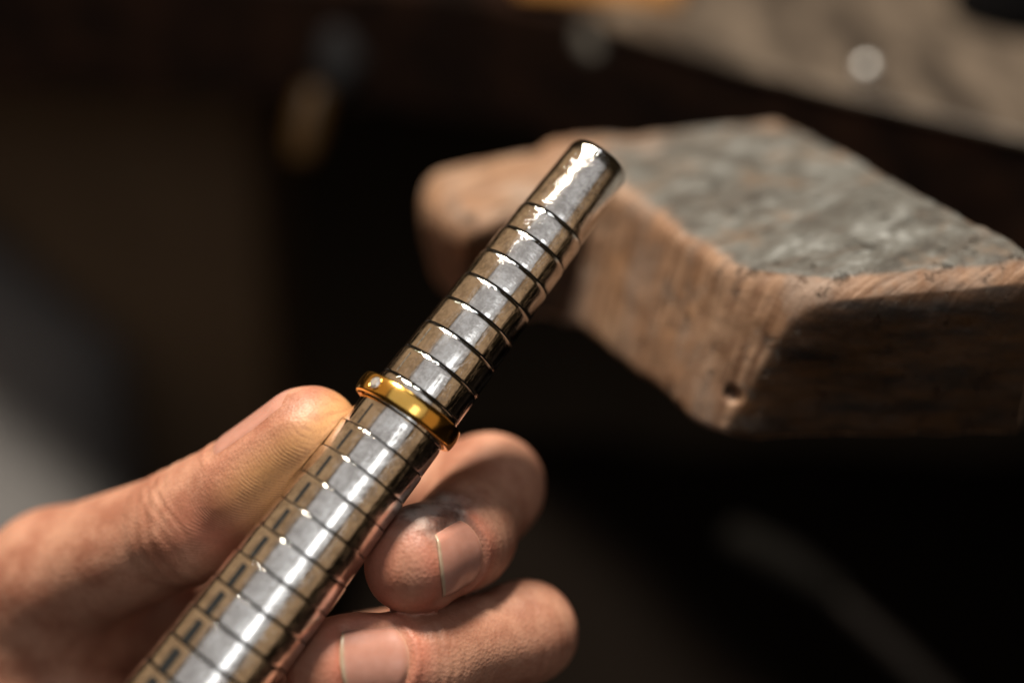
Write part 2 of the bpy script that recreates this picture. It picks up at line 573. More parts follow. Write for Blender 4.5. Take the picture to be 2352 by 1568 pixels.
# ---- bench with its front edge curving round the work place
ZB = HC - 127.0
edge_px = [(3100, 560), (2352, 312), (1990, 224), (1724, 152), (1524, 90), (1400, 48), (1260, 8), (1120, -25), (900, -50), (500, -70), (-200, -90)]
edge = [on_plane(x, y, ZB) for x, y in edge_px]
back = [np.array([-700, 900.0, 0]), np.array([900, 900.0, 0])]
bench = empty("jeweller_bench", (100, 400, ZB - 100))
prop(bench, "worn grey wooden workbench top with dark front edge behind the peg", "workbench")
edge_top = edge[:6] + [on_plane(x, y, ZB) for x, y in ((1330, 12), (1240, -60), (1180, -160), (1150, -300))]
top = prism("bench_top", [e[:2] for e in edge_top] + [np.array([edge_top[-1][0], 900.0]), back[1][:2]], ZB - 2.5, ZB, M_BENCH, 0.9)
child_of(top, bench)
def inset(e, d):
    return np.array([e[0] + d * 0.75, e[1] + d * 0.65])
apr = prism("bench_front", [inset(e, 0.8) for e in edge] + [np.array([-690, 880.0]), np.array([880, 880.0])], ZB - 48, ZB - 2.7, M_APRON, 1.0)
child_of(apr, bench)

# ------------------------------------------------------------------ bench peg (signed distance, worn edges)
PB = np.array([58.8, 320.0, HC - 118.0])
E_ = np.array([0.429, -0.904, 0]); E_ /= np.linalg.norm(E_)
O_ = np.array([E_[1], -E_[0], 0]); O_ = np.array([-0.904, -0.429, 0]); O_ /= np.linalg.norm(O_)
Z_ = np.array([0, 0, 1.0])

def plane2(p, q, a, o):
    """signed distance to the line p->q in (a,o), positive on its left"""
    d = np.array(q, float) - np.array(p, float)
    n = np.array([-d[1], d[0]]) / np.linalg.norm(d)
    return (a - p[0]) * n[0] + (o - p[1]) * n[1]

def peg_field(p, noise=True):
    a, o, z = p[..., 0], p[..., 1], p[..., 2]
    top = (z - (46 - o) * 0.11) * 0.994
    bot = -32 - z
    side = plane2((69.5, 46.5), (91.5, -3.0), a, o)                    # right side, outside is +
    side = side + 0.02 * z
    left = -plane2((-25.8, 66), (0, 0), a, o)
    left = np.where(True, -(a + 25.8 * (o / 66)) * 0.93, left)
    wob = 1.2 * np.sin(a * 0.09 + 1.0) + 0.8 * np.sin(a * 0.21)
    slope = (o - (46.5 + wob * 0.4) + z * (7.5 / 32)) * 0.973            # leaning front face
    back_ = -3.0 - o
    corner = 0.52 * a + 0.79 * o + 0.32 * z - 66.4
    body = smax(top, slope, 2.6)
    body = smax(body, side, 9.0)
    body = smax(body, corner, 4.0)
    body = smax(body, left, 4.0)
    body = smax(body, bot, 2.0)
    body = smax(body, back_, 1.0)
    # far prong
    ptop = top + 0.10 * np.maximum(o - 55, 0)
    pf = np.sqrt(((a + 8) / 1.25) ** 2 + ((o - 56) * 1.0) ** 2 + ((z + 14) * 0.75) ** 2) - 24.5
    pf = smax(pf, a - (7 + 0.12 * (66 - o)), 5)
    pbot = bot
    prong = smax(smax(smax(ptop, pf, 6), left - 0.5, 6), pbot, 4)
    prong = smax(prong, -(o - 20), 2)
    d = smin(body, prong, 6)
    # drilled pit and nicks
    hole = np.sqrt((a - HOLE[0]) ** 2 + (o - HOLE[1]) ** 2 + (z - HOLE[2]) ** 2) - 1.35
    d = smax(d, -hole, 0.5)
    if noise:
        q = np.stack([a, o, z], -1)
        d = d + 0.7 * vnoise(q, 0.06, 1) + 0.22 * vnoise(q, 0.21, 2) + 0.09 * vnoise(q, 0.6, 3)
        saw = vnoise(np.stack([(a + 0.30 * z) * 0.9, o * 0.08, z * 0.05], -1), 1.0, 5)
        d = d + 0.16 * saw * sstep(slope, -2.5, -0.2)
        chips = vnoise(q * np.array([1.2, 0.5, 1.2]), 0.35, 7)
        d = d + 0.5 * np.maximum(chips - 0.5, 0)
    return d

HOLE = np.array([500., 500., 500.])
def set_hole(px, py):
    # where the sight line of the pit meets the wood
    global HOLE
    for Z in np.arange(240, 320, 0.25):
        w = W(px, py, Z) - PB
        q = np.array([w @ E_, w @ O_, w[2]])
        if peg_field(q[None])[0] < 0.3:
            HOLE = q
            return
def build_peg():
    set_hole(1680, 908)
    h = 0.75
    lo = np.array([-42., -17., -36.]); hi = np.array([102., 92., 14.])
    n = np.ceil((hi - lo) / h).astype(int)
    g = np.stack(np.meshgrid(*[lo[i] + h * np.arange(n[i]) for i in range(3)], indexing='ij'), -1)
    vals = peg_field(g)
    v, f = surface_nets(vals, lo, h)
    nr = grad(lambda q: peg_field(q, False), v, 0.8)
    # orientation check on the local frame: (E_, O_, Z_) is left-handed or right-handed
    M = np.stack([E_, O_, Z_], 1)
    if np.linalg.det(M) < 0: f = f[:, ::-1]
    a, o, z = v.T
    topd = (z - (46 - o) * 0.11)
    slope = (o - 46.5 + z * (7.5 / 32)) * 0.973
    side = plane2((69.5, 46.5), (91.5, -3.0), a, o)
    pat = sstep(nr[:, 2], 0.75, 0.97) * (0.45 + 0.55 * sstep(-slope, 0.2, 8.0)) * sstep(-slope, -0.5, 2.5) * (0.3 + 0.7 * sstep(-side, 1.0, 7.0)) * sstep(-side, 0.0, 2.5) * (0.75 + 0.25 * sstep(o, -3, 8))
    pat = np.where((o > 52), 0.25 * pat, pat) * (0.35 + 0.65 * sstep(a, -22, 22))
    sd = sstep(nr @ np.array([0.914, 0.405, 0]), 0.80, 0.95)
    # local frame kept as the object's own axes: x along the bench, y out of it, z up
    m = bpy.data.meshes.new("bench_peg")
    m.from_pydata((v / 1000).tolist(), [], f.tolist())
    m.polygons.foreach_set("use_smooth", np.ones(len(m.polygons), bool))
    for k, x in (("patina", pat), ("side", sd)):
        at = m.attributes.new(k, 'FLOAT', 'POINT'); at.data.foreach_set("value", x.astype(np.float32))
    m.materials.append(M_PEG)
    ob = bpy.data.objects.new("bench_peg", m); COL.objects.link(ob)
    Mx = Matrix(((E_[0], O_[0], 0, PB[0] / 1000), (E_[1], O_[1], 0, PB[1] / 1000), (0, 0, 1, PB[2] / 1000), (0, 0, 0, 1)))
    if np.linalg.det(M) < 0:
        # mirror the mesh instead of the object so the object keeps a plain rotation
        vv = v.copy(); vv[:, 0] *= -1
        m.vertices.foreach_set("co", (vv / 1000).ravel())
        Mx = Matrix(((-E_[0], O_[0], 0, PB[0] / 1000), (-E_[1], O_[1], 0, PB[1] / 1000), (0, 0, 1, PB[2] / 1000), (0, 0, 0, 1)))
        m.update()
    ob.matrix_world = Mx
    prop(ob, "worn wooden bench peg with sloping front, grey scarred top and small drilled pit", "bench peg")
    return ob
build_peg()

# ------------------------------------------------------------------ ring mandrel
LEN_TIP = np.linalg.norm(A_TIP - A_0)
mandrel = empty("ring_mandrel", A_0)
mandrel.rotation_euler = Matrix((XA, -CF, AX)).transposed().to_euler()
prop(mandrel, "stepped steel ring mandrel held in the fingers, pointing up to the right", "ring mandrel")
PITCH_U, U1 = 5.85, 29.2
grooves = [U1 - PITCH_U * i for i in range(27)]
gw = 0.15
# core seen at the bottom of the grooves
vs, fs = lathe([(radius(grooves[-1]) - 0.5, grooves[-1] - 2), (radius(U1) - 0.42, U1 + 1)], 96)
local_obj("core", vs, fs, M_GROOVE, mandrel)
def phi_pt(u, phi, r):
    return (r * math.sin(phi), -r * math.cos(phi), u)
# plain nose
rt = radius(U1) - 0.10
end = LEN_TIP
prof = [(rt - 0.45, U1 + gw), (rt - 0.02, U1 + gw + 0.02), (rt, U1 + gw + 0.12)]
for k in range(1, 9):
    prof.append((rt + (6.25 - rt) * k / 9, U1 + gw + (end - 1.5 - U1 - gw) * k / 9))
prof += [(6.23, end - 1.25), (6.10, end - 0.85), (5.95, end - 0.50), (5.78, end - 0.18), (5.55, end - 0.02), (5.3, end), (2.0, end), (0.001, end)]
vs, fs = lathe(prof, 128)
sharp(local_obj("nose", vs, fs, M_STEEL, mandrel), 50)
for i, g in enumerate(grooves[:-1]):
    ut, ub = g - gw * 0.5, grooves[i + 1] + gw
    rc = radius((ut + ub) / 2)
    cs = 1.0 if i < 8 else 0.3                                   # lips made shallower towards the thick end to weaken their glints
    tap = 0.0385 * 0.15
    rt_, rb_ = rc - tap * (ut - ub) / 2, rc + tap * (ut - ub) / 2
    prof = [(rb_ - 0.45, ub), (rb_ - 0.03, ub + 0.01), (rb_, ub + 0.07)]
    for k in range(1, 7):
        f = k / 7
        prof.append((rb_ + (rt_ - rb_) * f + 0.012 * math.sin(math.pi * f), ub + 0.07 + (ut - 0.85 - ub - 0.07) * f))
    prof += [(rt_, ut - 0.75), (rt_ - 0.03 * cs, ut - 0.55), (rt_ - 0.13 * cs, ut - 0.25), (rt_ - 0.21 * cs, ut - 0.03), (rt_ - 0.25 * cs, ut), (rt_ - 0.6, ut)]
    vs, fs = lathe(prof, 128)
    sharp(local_obj("sizing_step", vs, fs, M_STEEL, mandrel), 50)
    # worn ink bars left of the middle
    def patch(name, p0, p1, u0, u1, mat, ns=8, nu=8, wob=0.0):
        vv, ff = [], []
        for a in range(nu + 1):
            u = u0 + (u1 - u0) * a / nu
            f = (u - ub - 0.07) / (ut - 0.85 - ub - 0.07)
            r = rb_ + (rt_ - rb_) * f + 0.012 * math.sin(math.pi * min(max(f, 0), 1)) + 0.03
            j0, j1 = random.uniform(-wob, wob), random.uniform(-wob, wob)
            for b in range(ns + 1):
                vv.append(phi_pt(u, p0 + j0 + (p1 + j1 - p0 - j0) * b / ns, r))
        for a in range(nu):
            for b in range(ns):
                k = a * (ns + 1) + b
                ff.append((k, k + 1, k + ns + 2, k + ns + 1))
        return local_obj(name, vv, ff, mat, mandrel)
    if 5 <= i <= 21:
        if i >= 8:
            w_ = R(1.5 + 0.45 * (i - 8)) ; c_ = R(-44 + 0.5 * (i - 8))
            patch("size_mark", c_ - w_, c_ + w_, ub + 0.25, ut - 1.05, M_INK, wob=R(0.15))
        else:
            patch("size_mark", R(-50), R(-48), ub + 0.3, ut - 1.2, M_FAINT, wob=R(0.3))
        if 6 <= i <= 8:
            patch("size_mark", R(4), R(5.6), ub + 1.0, ut - 1.7, M_FAINT, wob=R(0.5))

# ------------------------------------------------------------------ gold ring
ring_u = -15.2
ring = empty("gold_ring", A_0 + AX * ring_u)
ri = radius(ring_u - 1.9) + 0.25
rq = Matrix((XA, -CF, AX)).transposed()
tilt = Matrix.Rotation(R(-3.0), 3, 'Y')
ring.rotation_euler = (rq @ tilt).to_euler()
off = rq @ Vector((-0.35, 0.10, 0)) * 0.001
ring.location = ring.location + off
prop(ring, "plain yellow gold band with one small clear stone, slid on the mandrel", "ring")
hw_, th = 2.0, 1.6
prof = []
for k in range(25):                       # D-shaped outside
    a = math.pi * k / 24
    prof.append((ri + 0.30 + 0.72 * min(1, math.sin(a) * 3.2) ** 0.6 + (th - 1.05) * math.sin(a), -hw_ * math.cos(a)))
for k in range(13):                       # gently rounded bore
    a = math.pi * k / 12
    prof.append((ri + 0.32 - 0.32 * math.sin(a) ** 0.7, hw_ * 0.97 * math.cos(a)))
vs, fs = lathe(prof, 160, True)
band = local_obj("band", vs, fs, M_GOLD, ring)
# flush-set stone
ph_s = R(-47)
def gem_frame(ph):
    ctr = Vector((math.sin(ph), -math.cos(ph), 0))
    tx = Vector((math.cos(ph), math.sin(ph), 0))
    return ctr, tx, Vector((0, 0, 1))
cn, tx, tz = gem_frame(ph_s)
def gem_pt(x, y, z):
    return tuple(cn * (ri + th + z) + tx * x + tz * y)
tg = NT("clear_stone")
M_STONE = tg.set(Base_Color=(0.95, 0.95, 0.97), Roughness=0.02, Transmission_Weight=0.5, IOR=2.2, Metallic=0.55, Specular_IOR_Level=0.8)
v, f = [], []
nseg = 8
for (r, z, off_) in ((0.62, 0.30, 0), (1.02, 0.16, 0.5), (1.20, -0.02, 0), (0.02, -0.9, 0)):
    for k in range(nseg):
        a = 2 * math.pi * (k + off_) / nseg
        v.append(gem_pt(r * math.cos(a), r * math.sin(a), z))
f.append(tuple(range(nseg)))
for r0 in range(3):
    for k in range(nseg):
        k2 = (k + 1) % nseg
        A, B, C_, D_ = r0 * nseg + k, r0 * nseg + k2, (r0 + 1) * nseg + k2, (r0 + 1) * nseg + k
        if r0 == 0: f += [(A, D_, B), (B, D_, C_)]
        else: f += [(A, D_, B), (B, D_, C_)]
import bmesh
g = local_obj("stone", v, f, M_STONE, ring, smooth=False)
bm = bmesh.new(); bm.from_mesh(g.data); bmesh.ops.recalc_face_normals(bm, faces=bm.faces); bm.to_mesh(g.data); bm.free()
vv, ff = [], []
for k in range(32):
    a = 2 * math.pi * k / 32
    for j in range(8):
        b = 2 * math.pi * j / 8
        rr = 1.29 + 0.14 * math.cos(b)
        vv.append(gem_pt(rr * math.cos(a), rr * math.sin(a), -0.03 + 0.13 * math.sin(b)))
for k in range(32):
    for j in range(8):
        ff.append((k * 8 + j, ((k + 1) % 32) * 8 + j, ((k + 1) % 32) * 8 + (j + 1) % 8, k * 8 + (j + 1) % 8))
local_obj("setting_rim", vv, ff, M_GOLD, ring)

# ------------------------------------------------------------------ hand (signed distance, one continuous skin)
class Finger:
    def __init__(self, joints, radii, dors, flat, pad=None):
        self.j = [np.asarray(x, float) for x in joints]
        self.r = radii
        self.dors = [np.asarray(d, float) for d in dors]
        self.flat = flat
        self.pad = pad
    def field(self, p):
        d = None
        for i in range(len(self.j) - 1):
            c = round_cone(p, self.j[i], self.j[i + 1], self.r[i], self.r[i + 1], self.dors[i], self.flat[i])
            d = c if d is None else smin(d, c, 4.0)
        if self.pad is not None:
            for (a, b, r1, r2) in self.pad:
                d = smin(d, round_cone(p, a, b, r1, r2), 4.0)
        return d
    def frame(self, i):
        ax = self.j[i + 1] - self.j[i]
        L = np.linalg.norm(ax); ax = ax / L
        dd = self.dors[i] - (self.dors[i] @ ax) * ax
        dd /= np.linalg.norm(dd)
        return self.j[i], ax, dd, np.cross(ax, dd), L

# index: knuckle behind the mandrel, tip on its right flank
I_tip, I_dip, I_pip, I_mcp = W(968, 1284, 258.5), W(1062, 1232, 270), W(1128, 1118, 287), W(600, 1200, 303)
index = Finger([I_mcp, I_pip, I_dip, I_tip], [11.0, 10.2, 9.4, 9.0],
               [D(0.5, 0.6, -0.2), D(0.7, 0.5, 0.2), D(0.75, -0.02, -0.62)], [0.97, 0.95, 0.94],
               pad=[(W(950, 1265, 260), W(935, 1300, 258.5), 7.4, 7.4)])
# middle: lies lower, nail to the camera
M_tip, M_dip, M_pip, M_mcp = W(776, 1528, 253), W(985, 1512, 260), W(1208, 1450, 275), W(620, 1560, 305)
middle = Finger([M_mcp, M_pip, M_dip, M_tip], [10.5, 9.2, 9.0, 8.3],
                [D(0.6, 0.5, -0.2), D(0.35, 0.45, -0.8), D(0.12, 0.30, -0.92)], [0.97, 0.95, 0.90],
                pad=[(W(800, 1510, 256.5), W(755, 1530, 254.5), 6.8, 6.6)])
# thumb
T_tip, T_ip, T_mcp, T_cmc = W(703, 1008, 264), W(450, 1198, 273), W(122, 1330, 291), W(40, 1740, 304)
thumb = Finger([T_cmc, T_mcp, T_ip, T_tip], [17.5, 14.3, 11.7, 10.0],
               [D(-0.5, 0.8, -0.2), D(-0.35, 0.9, -0.25), D(-0.61, 0.71, -0.06)], [0.95, 0.93, 0.92],
               pad=[(W(570, 1125, 265), W(705, 1010, 262), 8.0, 8.3)])
# ring and little finger, below the picture
Rg = Finger([W(560, 1800, 306), W(1120, 1790, 272), W(900, 1820, 252), W(720, 1810, 244)], [10.0, 8.2, 7.8, 6.8],
            [D(0.6, 0.5, -0.2), D(0.35, 0.45, -0.8), D(0.12, 0.3, -0.92)], [0.97, 0.95, 0.9])
Lt = Finger([W(480, 2030, 306), W(960, 2040, 276), W(800, 2060, 256), W(640, 2050, 246)], [9.0, 7.2, 6.8, 6.0],
            [D(0.6, 0.5, -0.2), D(0.35, 0.45, -0.8), D(0.12, 0.3, -0.92)], [0.97, 0.95, 0.9])
palm = [
    (W(640, 1300, 303), W(-320, 1690, 330), 11.5, 20), (W(620, 1560, 306), W(-350, 1800, 330), 11.5, 20),
    (W(560, 1800, 307), W(-380, 1900, 330), 11.0, 19), (W(480, 2030, 307), W(-400, 2000, 330), 10.0, 18),
    (W(-330, 1790, 322), W(-640, 1930, 328), 24, 27),
    (W(-120, 1665, 292), W(330, 1650, 289), 10.5, 8.0),
    (W(110, 1420, 300), W(520, 1390, 304), 9.5, 9.0),
]
def mandrel_d(p):
    q = p - A_0
    u = q @ AX
    r = np.sqrt(np.maximum((q * q).sum(-1) - u * u, 0))
    return r - (radius(u) + 0.02)

FINGERS = [index, middle, thumb, Rg, Lt]
BIG = 60.0

def bbox(pts_r, m):
    lo = np.min([p - r for p, r in pts_r], axis=0) - m
    hi = np.max([p + r for p, r in pts_r], axis=0) + m
    return lo, hi

def hand_field(p):
    """exact field at free points (N,3)"""
    P_ = None
    for a, b, r1, r2 in palm:
        c = round_cone(p, a, b, r1, r2)
        P_ = c if P_ is None else smin(P_, c, 7.0)
    d = P_
    for k, F in enumerate(FINGERS):
        d = np.minimum(d, smin(F.field(p), P_, 5.0 if k != 2 else 7.0))
    d = d + 0.12 * vnoise(p, 0.16, 3)
    return smax(d, -mandrel_d(p), 0.5)

def build_hand():
    h = 0.62
    lo = np.array([-232., 172., HC - 262.]); hi = np.array([22., 332., HC - 108.])
    n = np.ceil((hi - lo) / h).astype(int)
    vals = np.full(tuple(n), BIG, np.float32)
    # coarse pass, then the fine field only near the skin
    ch = 6
    nc = (n + ch - 1) // ch
    g = np.stack(np.meshgrid(*[lo[i] + h * (ch * np.arange(nc[i]) + (ch - 1) / 2) for i in range(3)], indexing='ij'), -1)
    cv = hand_field(g.reshape(-1, 3)).reshape(tuple(nc))
    near = np.argwhere(np.abs(cv) < ch * h * 1.25 + 1.0)
    vals_c = np.repeat(np.repeat(np.repeat(cv, ch, 0), ch, 1), ch, 2)[:n[0], :n[1], :n[2]]
    vals[...] = np.where(vals_c < 0, -BIG, BIG)
    off_ = np.stack(np.meshgrid(*[np.arange(ch)] * 3, indexing='ij'), -1).reshape(-1, 3)
    for s in range(0, len(near), 4000):
        ids = (near[s:s + 4000, None, :] * ch + off_[None]).reshape(-1, 3)
        ids = ids[(ids < n).all(1)]
        vals[ids[:, 0], ids[:, 1], ids[:, 2]] = hand_field(lo + ids * h)
    v, f = surface_nets(vals, lo, h)
    for _ in range(2):
        d = hand_field(v); nr = grad(hand_field, v, 0.15)
        v = v - nr * np.clip(d, -0.5, 0.5)[:, None] * 0.9
    return v, f, nr

hv, hf, hn = build_hand()

NAILS = {   # finger index: start, end along the last bone (mm), half width, fan
    0: dict(F=index, t0=6.0, hw=7.2, len=12.0, over=0.9),
    1: dict(F=middle, t0=5.9, hw=6.6, len=12.4, over=0.9),
    2: dict(F=thumb, t0=13.0, hw=8.4, len=22.5, over=0.0),
}
def nail_uv(N, p):
    o, ax, dd, lx, L = N["F"].frame(2)
    q = p - o
    return q @ ax, q @ lx, q @ dd

ridge = np.zeros(len(hv)); ramt = np.zeros(len(hv)); red = np.zeros(len(hv)); tan_ = np.zeros(len(hv)); smu = np.zeros(len(hv))
disp = np.zeros(len(hv))
own = np.stack([F.field(hv) for F in FINGERS], 1)
nearest = own.argmin(1)
for k in (0, 1, 2):
    N = NAILS[k]
    t, w, z = nail_uv(N, hv)
    mine = (nearest == k) * sstep(1.6 - own[:, k], 0, 0.8)
    o, ax, dd, lx, L = N["F"].frame(2)
    dorsal = hn @ dd
    # friction ridges where the pad faces away from the nail
    sp = 2 * math.pi / 0.54
    if k == 2:
        phs = sp * (t * 0.85 + 0.055 * (w - 2) ** 2 + 0.35 * z)
    elif k == 0:
        phs = sp * (z * 0.9 + 0.045 * t * t * 0.4 + 0.15 * w)
    else:
        phs = sp * (t * 0.9 + 0.05 * w * w)
    am = sstep(-dorsal, *((-0.6, -0.1) if k == 2 else (-0.25, 0.25))) * sstep(t, -2, 6) * mine
    ridge = np.where(nearest == k, phs, ridge)
    ramt = np.maximum(ramt, am)
    # nail fold: sink under the plate, raise a rim round it
    ww = np.abs(w) / N["hw"]
    in_w = sstep(1.0 - ww, -0.02, 0.14)
    in_t = sstep(t - (N["t0"] + 1.8 * ww ** 2), -0.3, 1.2) * sstep(N["t0"] + N["len"] - t, -1.5, 0.4)
    inside = in_w * in_t
    up = sstep(dorsal, 0.05, 0.35) * mine
    disp -= (0.42 if k != 2 else 0.12) * inside * up
    e = np.maximum(np.abs(w) - N["hw"], np.maximum((N["t0"] + 1.8 * np.minimum(ww, 1) ** 2) - t, t - (N["t0"] + N["len"])))
    rim = np.exp(-((e - 0.7) / 0.75) ** 2) * up * sstep(N["t0"] + N["len"] - 1.0 - t, -1.0, 1.5)
    disp += (0.12 if k == 2 else 0.40) * rim
    red = np.maximum(red, (0.2 if k == 2 else 0.8) * np.exp(-((e - 1.2) / 2.2) ** 2) * up)
    # creases across the last joint on the back
    for c0, wd, am_ in ((-1.5, 0.7, 0.16), (0.6, 0.6, 0.2), (2.6, 0.6, 0.12), (-3.6, 0.7, 0.10)):
        cr = np.exp(-((t - c0 - 0.05 * w * w / 2 - 0.4 * vnoise(hv, 0.3, 5)) / wd) ** 2) * sstep(dorsal, -0.2, 0.4) * mine
        disp -= am_ * cr
    tipred = sstep(t, L - 10, L + 6) * sstep(-dorsal, -0.6, 0.3) * mine
    if k != 2:
        red = np.maximum(red, 0.75 * tipred)
    else:
        tan_ = np.maximum(tan_, sstep(t, 8, 24) * sstep(-dorsal, -0.75, -0.05) * mine)
        red = np.maximum(red, 0.7 * np.exp(-((t - 9) / 6) ** 2) * sstep(-dorsal, -0.7, 0.3) * mine)
# thumb: wrinkles over the joint, long soft folds on the first bone
o, ax, dd, lx, L = thumb.frame(1)
q = hv - o; t = q @ ax; w = q @ lx
mine = (np.abs(own[:, 2]) < 1.5)
for c0, wd, am_ in ((L - 1, 0.9, 0.17), (L - 4, 1.0, 0.12), (L - 7.5, 1.1, 0.09), (L + 2.5, 0.9, 0.12), (L + 6, 1.2, 0.07)):
    disp -= am_ * np.exp(-((t - c0 - 0.6 * vnoise(hv, 0.2, 8)) / wd) ** 2) * mine
for F, k in ((index, 0), (middle, 1)):
    o, ax, dd, lx, L = F.frame(1)
    q = hv - o; t = q @ ax
    mine_ = (np.abs(own[:, k]) < 1.5)
    for c0 in (-3, -1, 1.2, 3.4):
        disp -= 0.12 * np.exp(-((t - c0 - 0.8 * vnoise(hv, 0.25, 9)) / 0.7) ** 2) * mine_
# smudge of grease on the top of the index finger's last joint
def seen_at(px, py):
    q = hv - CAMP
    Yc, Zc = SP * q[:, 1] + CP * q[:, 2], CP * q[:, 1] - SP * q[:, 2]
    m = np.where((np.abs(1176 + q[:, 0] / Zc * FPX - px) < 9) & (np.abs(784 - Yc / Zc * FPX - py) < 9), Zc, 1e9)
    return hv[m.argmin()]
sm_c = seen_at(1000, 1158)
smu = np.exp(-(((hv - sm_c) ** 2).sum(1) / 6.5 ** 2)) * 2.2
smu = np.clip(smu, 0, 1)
hv2 = hv + hn * disp[:, None]
HB = W(-200, 1750, 320)
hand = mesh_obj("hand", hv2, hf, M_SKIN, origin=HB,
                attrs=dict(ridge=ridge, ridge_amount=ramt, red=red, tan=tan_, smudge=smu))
prop(hand, "bare hand gripping the steel mandrel between thumb and curled fingers", "hand")

def build_nail(N, name):
    F = N["F"]
    o, ax, dd, lx, L = F.frame(2)
    nu, nw = 26, 26
    T, Wd = np.meshgrid(np.linspace(0, 1, nu), np.linspace(-1, 1, nw), indexing='ij')
    t0 = N["t0"] + 2.0 * Wd ** 2
    t1 = N["t0"] + N["len"] + N["over"] - 1.3 * Wd ** 2
    tt = t0 + (t1 - t0) * T
    ww = Wd * N["hw"] * (0.90 + 0.10 * np.sin(np.pi * np.clip(T * 0.8 + 0.15, 0, 1)))
    # start on the bone, shoot towards the back of the finger
    base = o + np.minimum(tt, L)[..., None] * ax + 0.55 * ww[..., None] * lx
    d = dd + (0.45 * ww / 7.5)[..., None] * lx + (np.maximum(tt - L, 0) / 8.0)[..., None] * ax
    d /= np.linalg.norm(d, axis=-1, keepdims=True)
    lo_, hi_ = np.zeros(T.shape), np.full(T.shape, 16.0)
    for _ in range(26):
        mid = (lo_ + hi_) / 2
        s = F.field((base + mid[..., None] * d).reshape(-1, 3)).reshape(T.shape)
        lo_ = np.where(s < 0, mid, lo_); hi_ = np.where(s < 0, hi_, mid)
    edge_w = sstep(1 - np.abs(Wd), 0.0, 0.25)
    edge_t = sstep(T, 0.0, 0.15)
    hgt = -0.45 + (0.52 if F is thumb else 0.60) * edge_w * edge_t + (-0.3 if F is thumb else 0.10) * sstep(T, 0.8, 1.0) * edge_w
    top_ = base + (lo_ + hgt)[..., None] * d
    bot_ = base + (lo_ + hgt - 0.45)[..., None] * d
    V = np.concatenate([top_.reshape(-1, 3), bot_.reshape(-1, 3)])
    n = nu * nw
    fs = []
    for i in range(nu - 1):
        for j in range(nw - 1):
            k = i * nw + j
            fs.append((k, k + nw, k + nw + 1, k + 1))
            fs.append((n + k, n + k + 1, n + k + nw + 1, n + k + nw))
    for i in range(nu - 1):
        for j in (0, nw - 1):
            k = i * nw + j
            fs.append((k, k + nw, n + k + nw, n + k) if j else (k, n + k, n + k + nw, k + nw))
    for j in range(nw - 1):
        for i in (0, nu - 1):
            k = i * nw + j
            fs.append((k, k + 1, n + k + 1, n + k) if i == 0 else (k, n + k, n + k + 1, k + 1))
    fe = sstep(T, 0.925, 0.945).ravel() * (0 if F is thumb else 1)
    fo = (1 - sstep(T, 0.0, 0.12)).ravel()
    ob = mesh_obj(name, V, fs, M_NAIL, origin=HB, attrs=dict(free_edge=np.concatenate([fe, fe]), fold=np.concatenate([fo, fo])))
    bm = bmesh.new(); bm.from_mesh(ob.data); bmesh.ops.recalc_face_normals(bm, faces=bm.faces); bm.to_mesh(ob.data); bm.free()
    child_of(ob, hand)
    return ob
for k in (0, 1, 2):
    build_nail(NAILS[k], "thumb_nail" if k == 2 else "fingernail")

# ------------------------------------------------------------------ blurred things behind
M_BLACK = simple("black_steel", (0.006, 0.006, 0.007), 0.85, 0.4, 80)
M_YELL = simple("yellowed_wood", (0.017, 0.008, 0.0016), 0.5, 0.3, 80)
M_GREY = simple("grey_cloth", (0.19, 0.186, 0.19), 0.9, 0.12, 25)
M_BROWN = simple("brown_board", (0.24, 0.165, 0.105), 0.75, 0.3, 12)
M_ORANGE = simple("orange_wood", (0.62, 0.30, 0.09), 0.5, 0.2, 40)
M_PALE = simple("pale_lump_grey", (0.045, 0.042, 0.038), 0.4, 0.2, 60, 0.2)

# orange block on the bench
ob = prism("wooden_block", [on_plane(1190, -12, ZB)[:2], on_plane(1560, 14, ZB)[:2], on_plane(1600, -60, ZB)[:2], on_plane(1170, -80, ZB)[:2]], ZB + 0.2, ZB + 9, M_ORANGE, 1.5)
prop(ob, "blurred orange wooden block lying on the far part of the workbench", "wood block")
# metal beads that make the discs of light
def bead(px, py, r, label):
    c = on_plane(px, py, ZB + r)
    vs, fs = lathe([(r * math.sin(math.pi * k / 12) + 1e-4, -r * math.cos(math.pi * k / 12)) for k in range(13)], 24)
    o = mesh_obj("metal_bead", np.array(vs) + c, fs, M_BEAD, origin=c)
    prop(o, label, "bead")
tb = NT("bright_metal"); M_BEAD = tb.set(Base_Color=(0.85, 0.85, 0.85), Metallic=1.0, Roughness=0.62)
bead(1990, 156, 2.4, "tiny shiny metal bead near the bench edge, a blurred disc of light")
# pale lump added for the lit patch of the bench edge
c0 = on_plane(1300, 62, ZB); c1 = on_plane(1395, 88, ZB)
ob = capsule_loft("pale_edge_lump", [c0 + np.array([6, -2, -1.0]), (c0 + c1) / 2 + np.array([0, -2, -3]), c1 + np.array([-4, -2, -5])], [2.6, 3.4, 2.6], M_PALE)
prop(ob, "pale grey lump on the bench edge above the peg, added for a lit patch", "clip")
# dark pot in the far right corner of the bench
pc = on_plane(2390, 40, ZB)
vs, fs = lathe([(0.001, 0.2), (28, 0.2), (29, 2), (29, 50), (28, 52), (26.5, 52), (26, 49), (26, 4), (0.001, 3)], 48)
ob = mesh_obj("tool_pot", np.array(vs) + pc, fs, M_BLACK, origin=pc)
prop(ob, "black tool pot on the bench at the upper right corner", "pot")

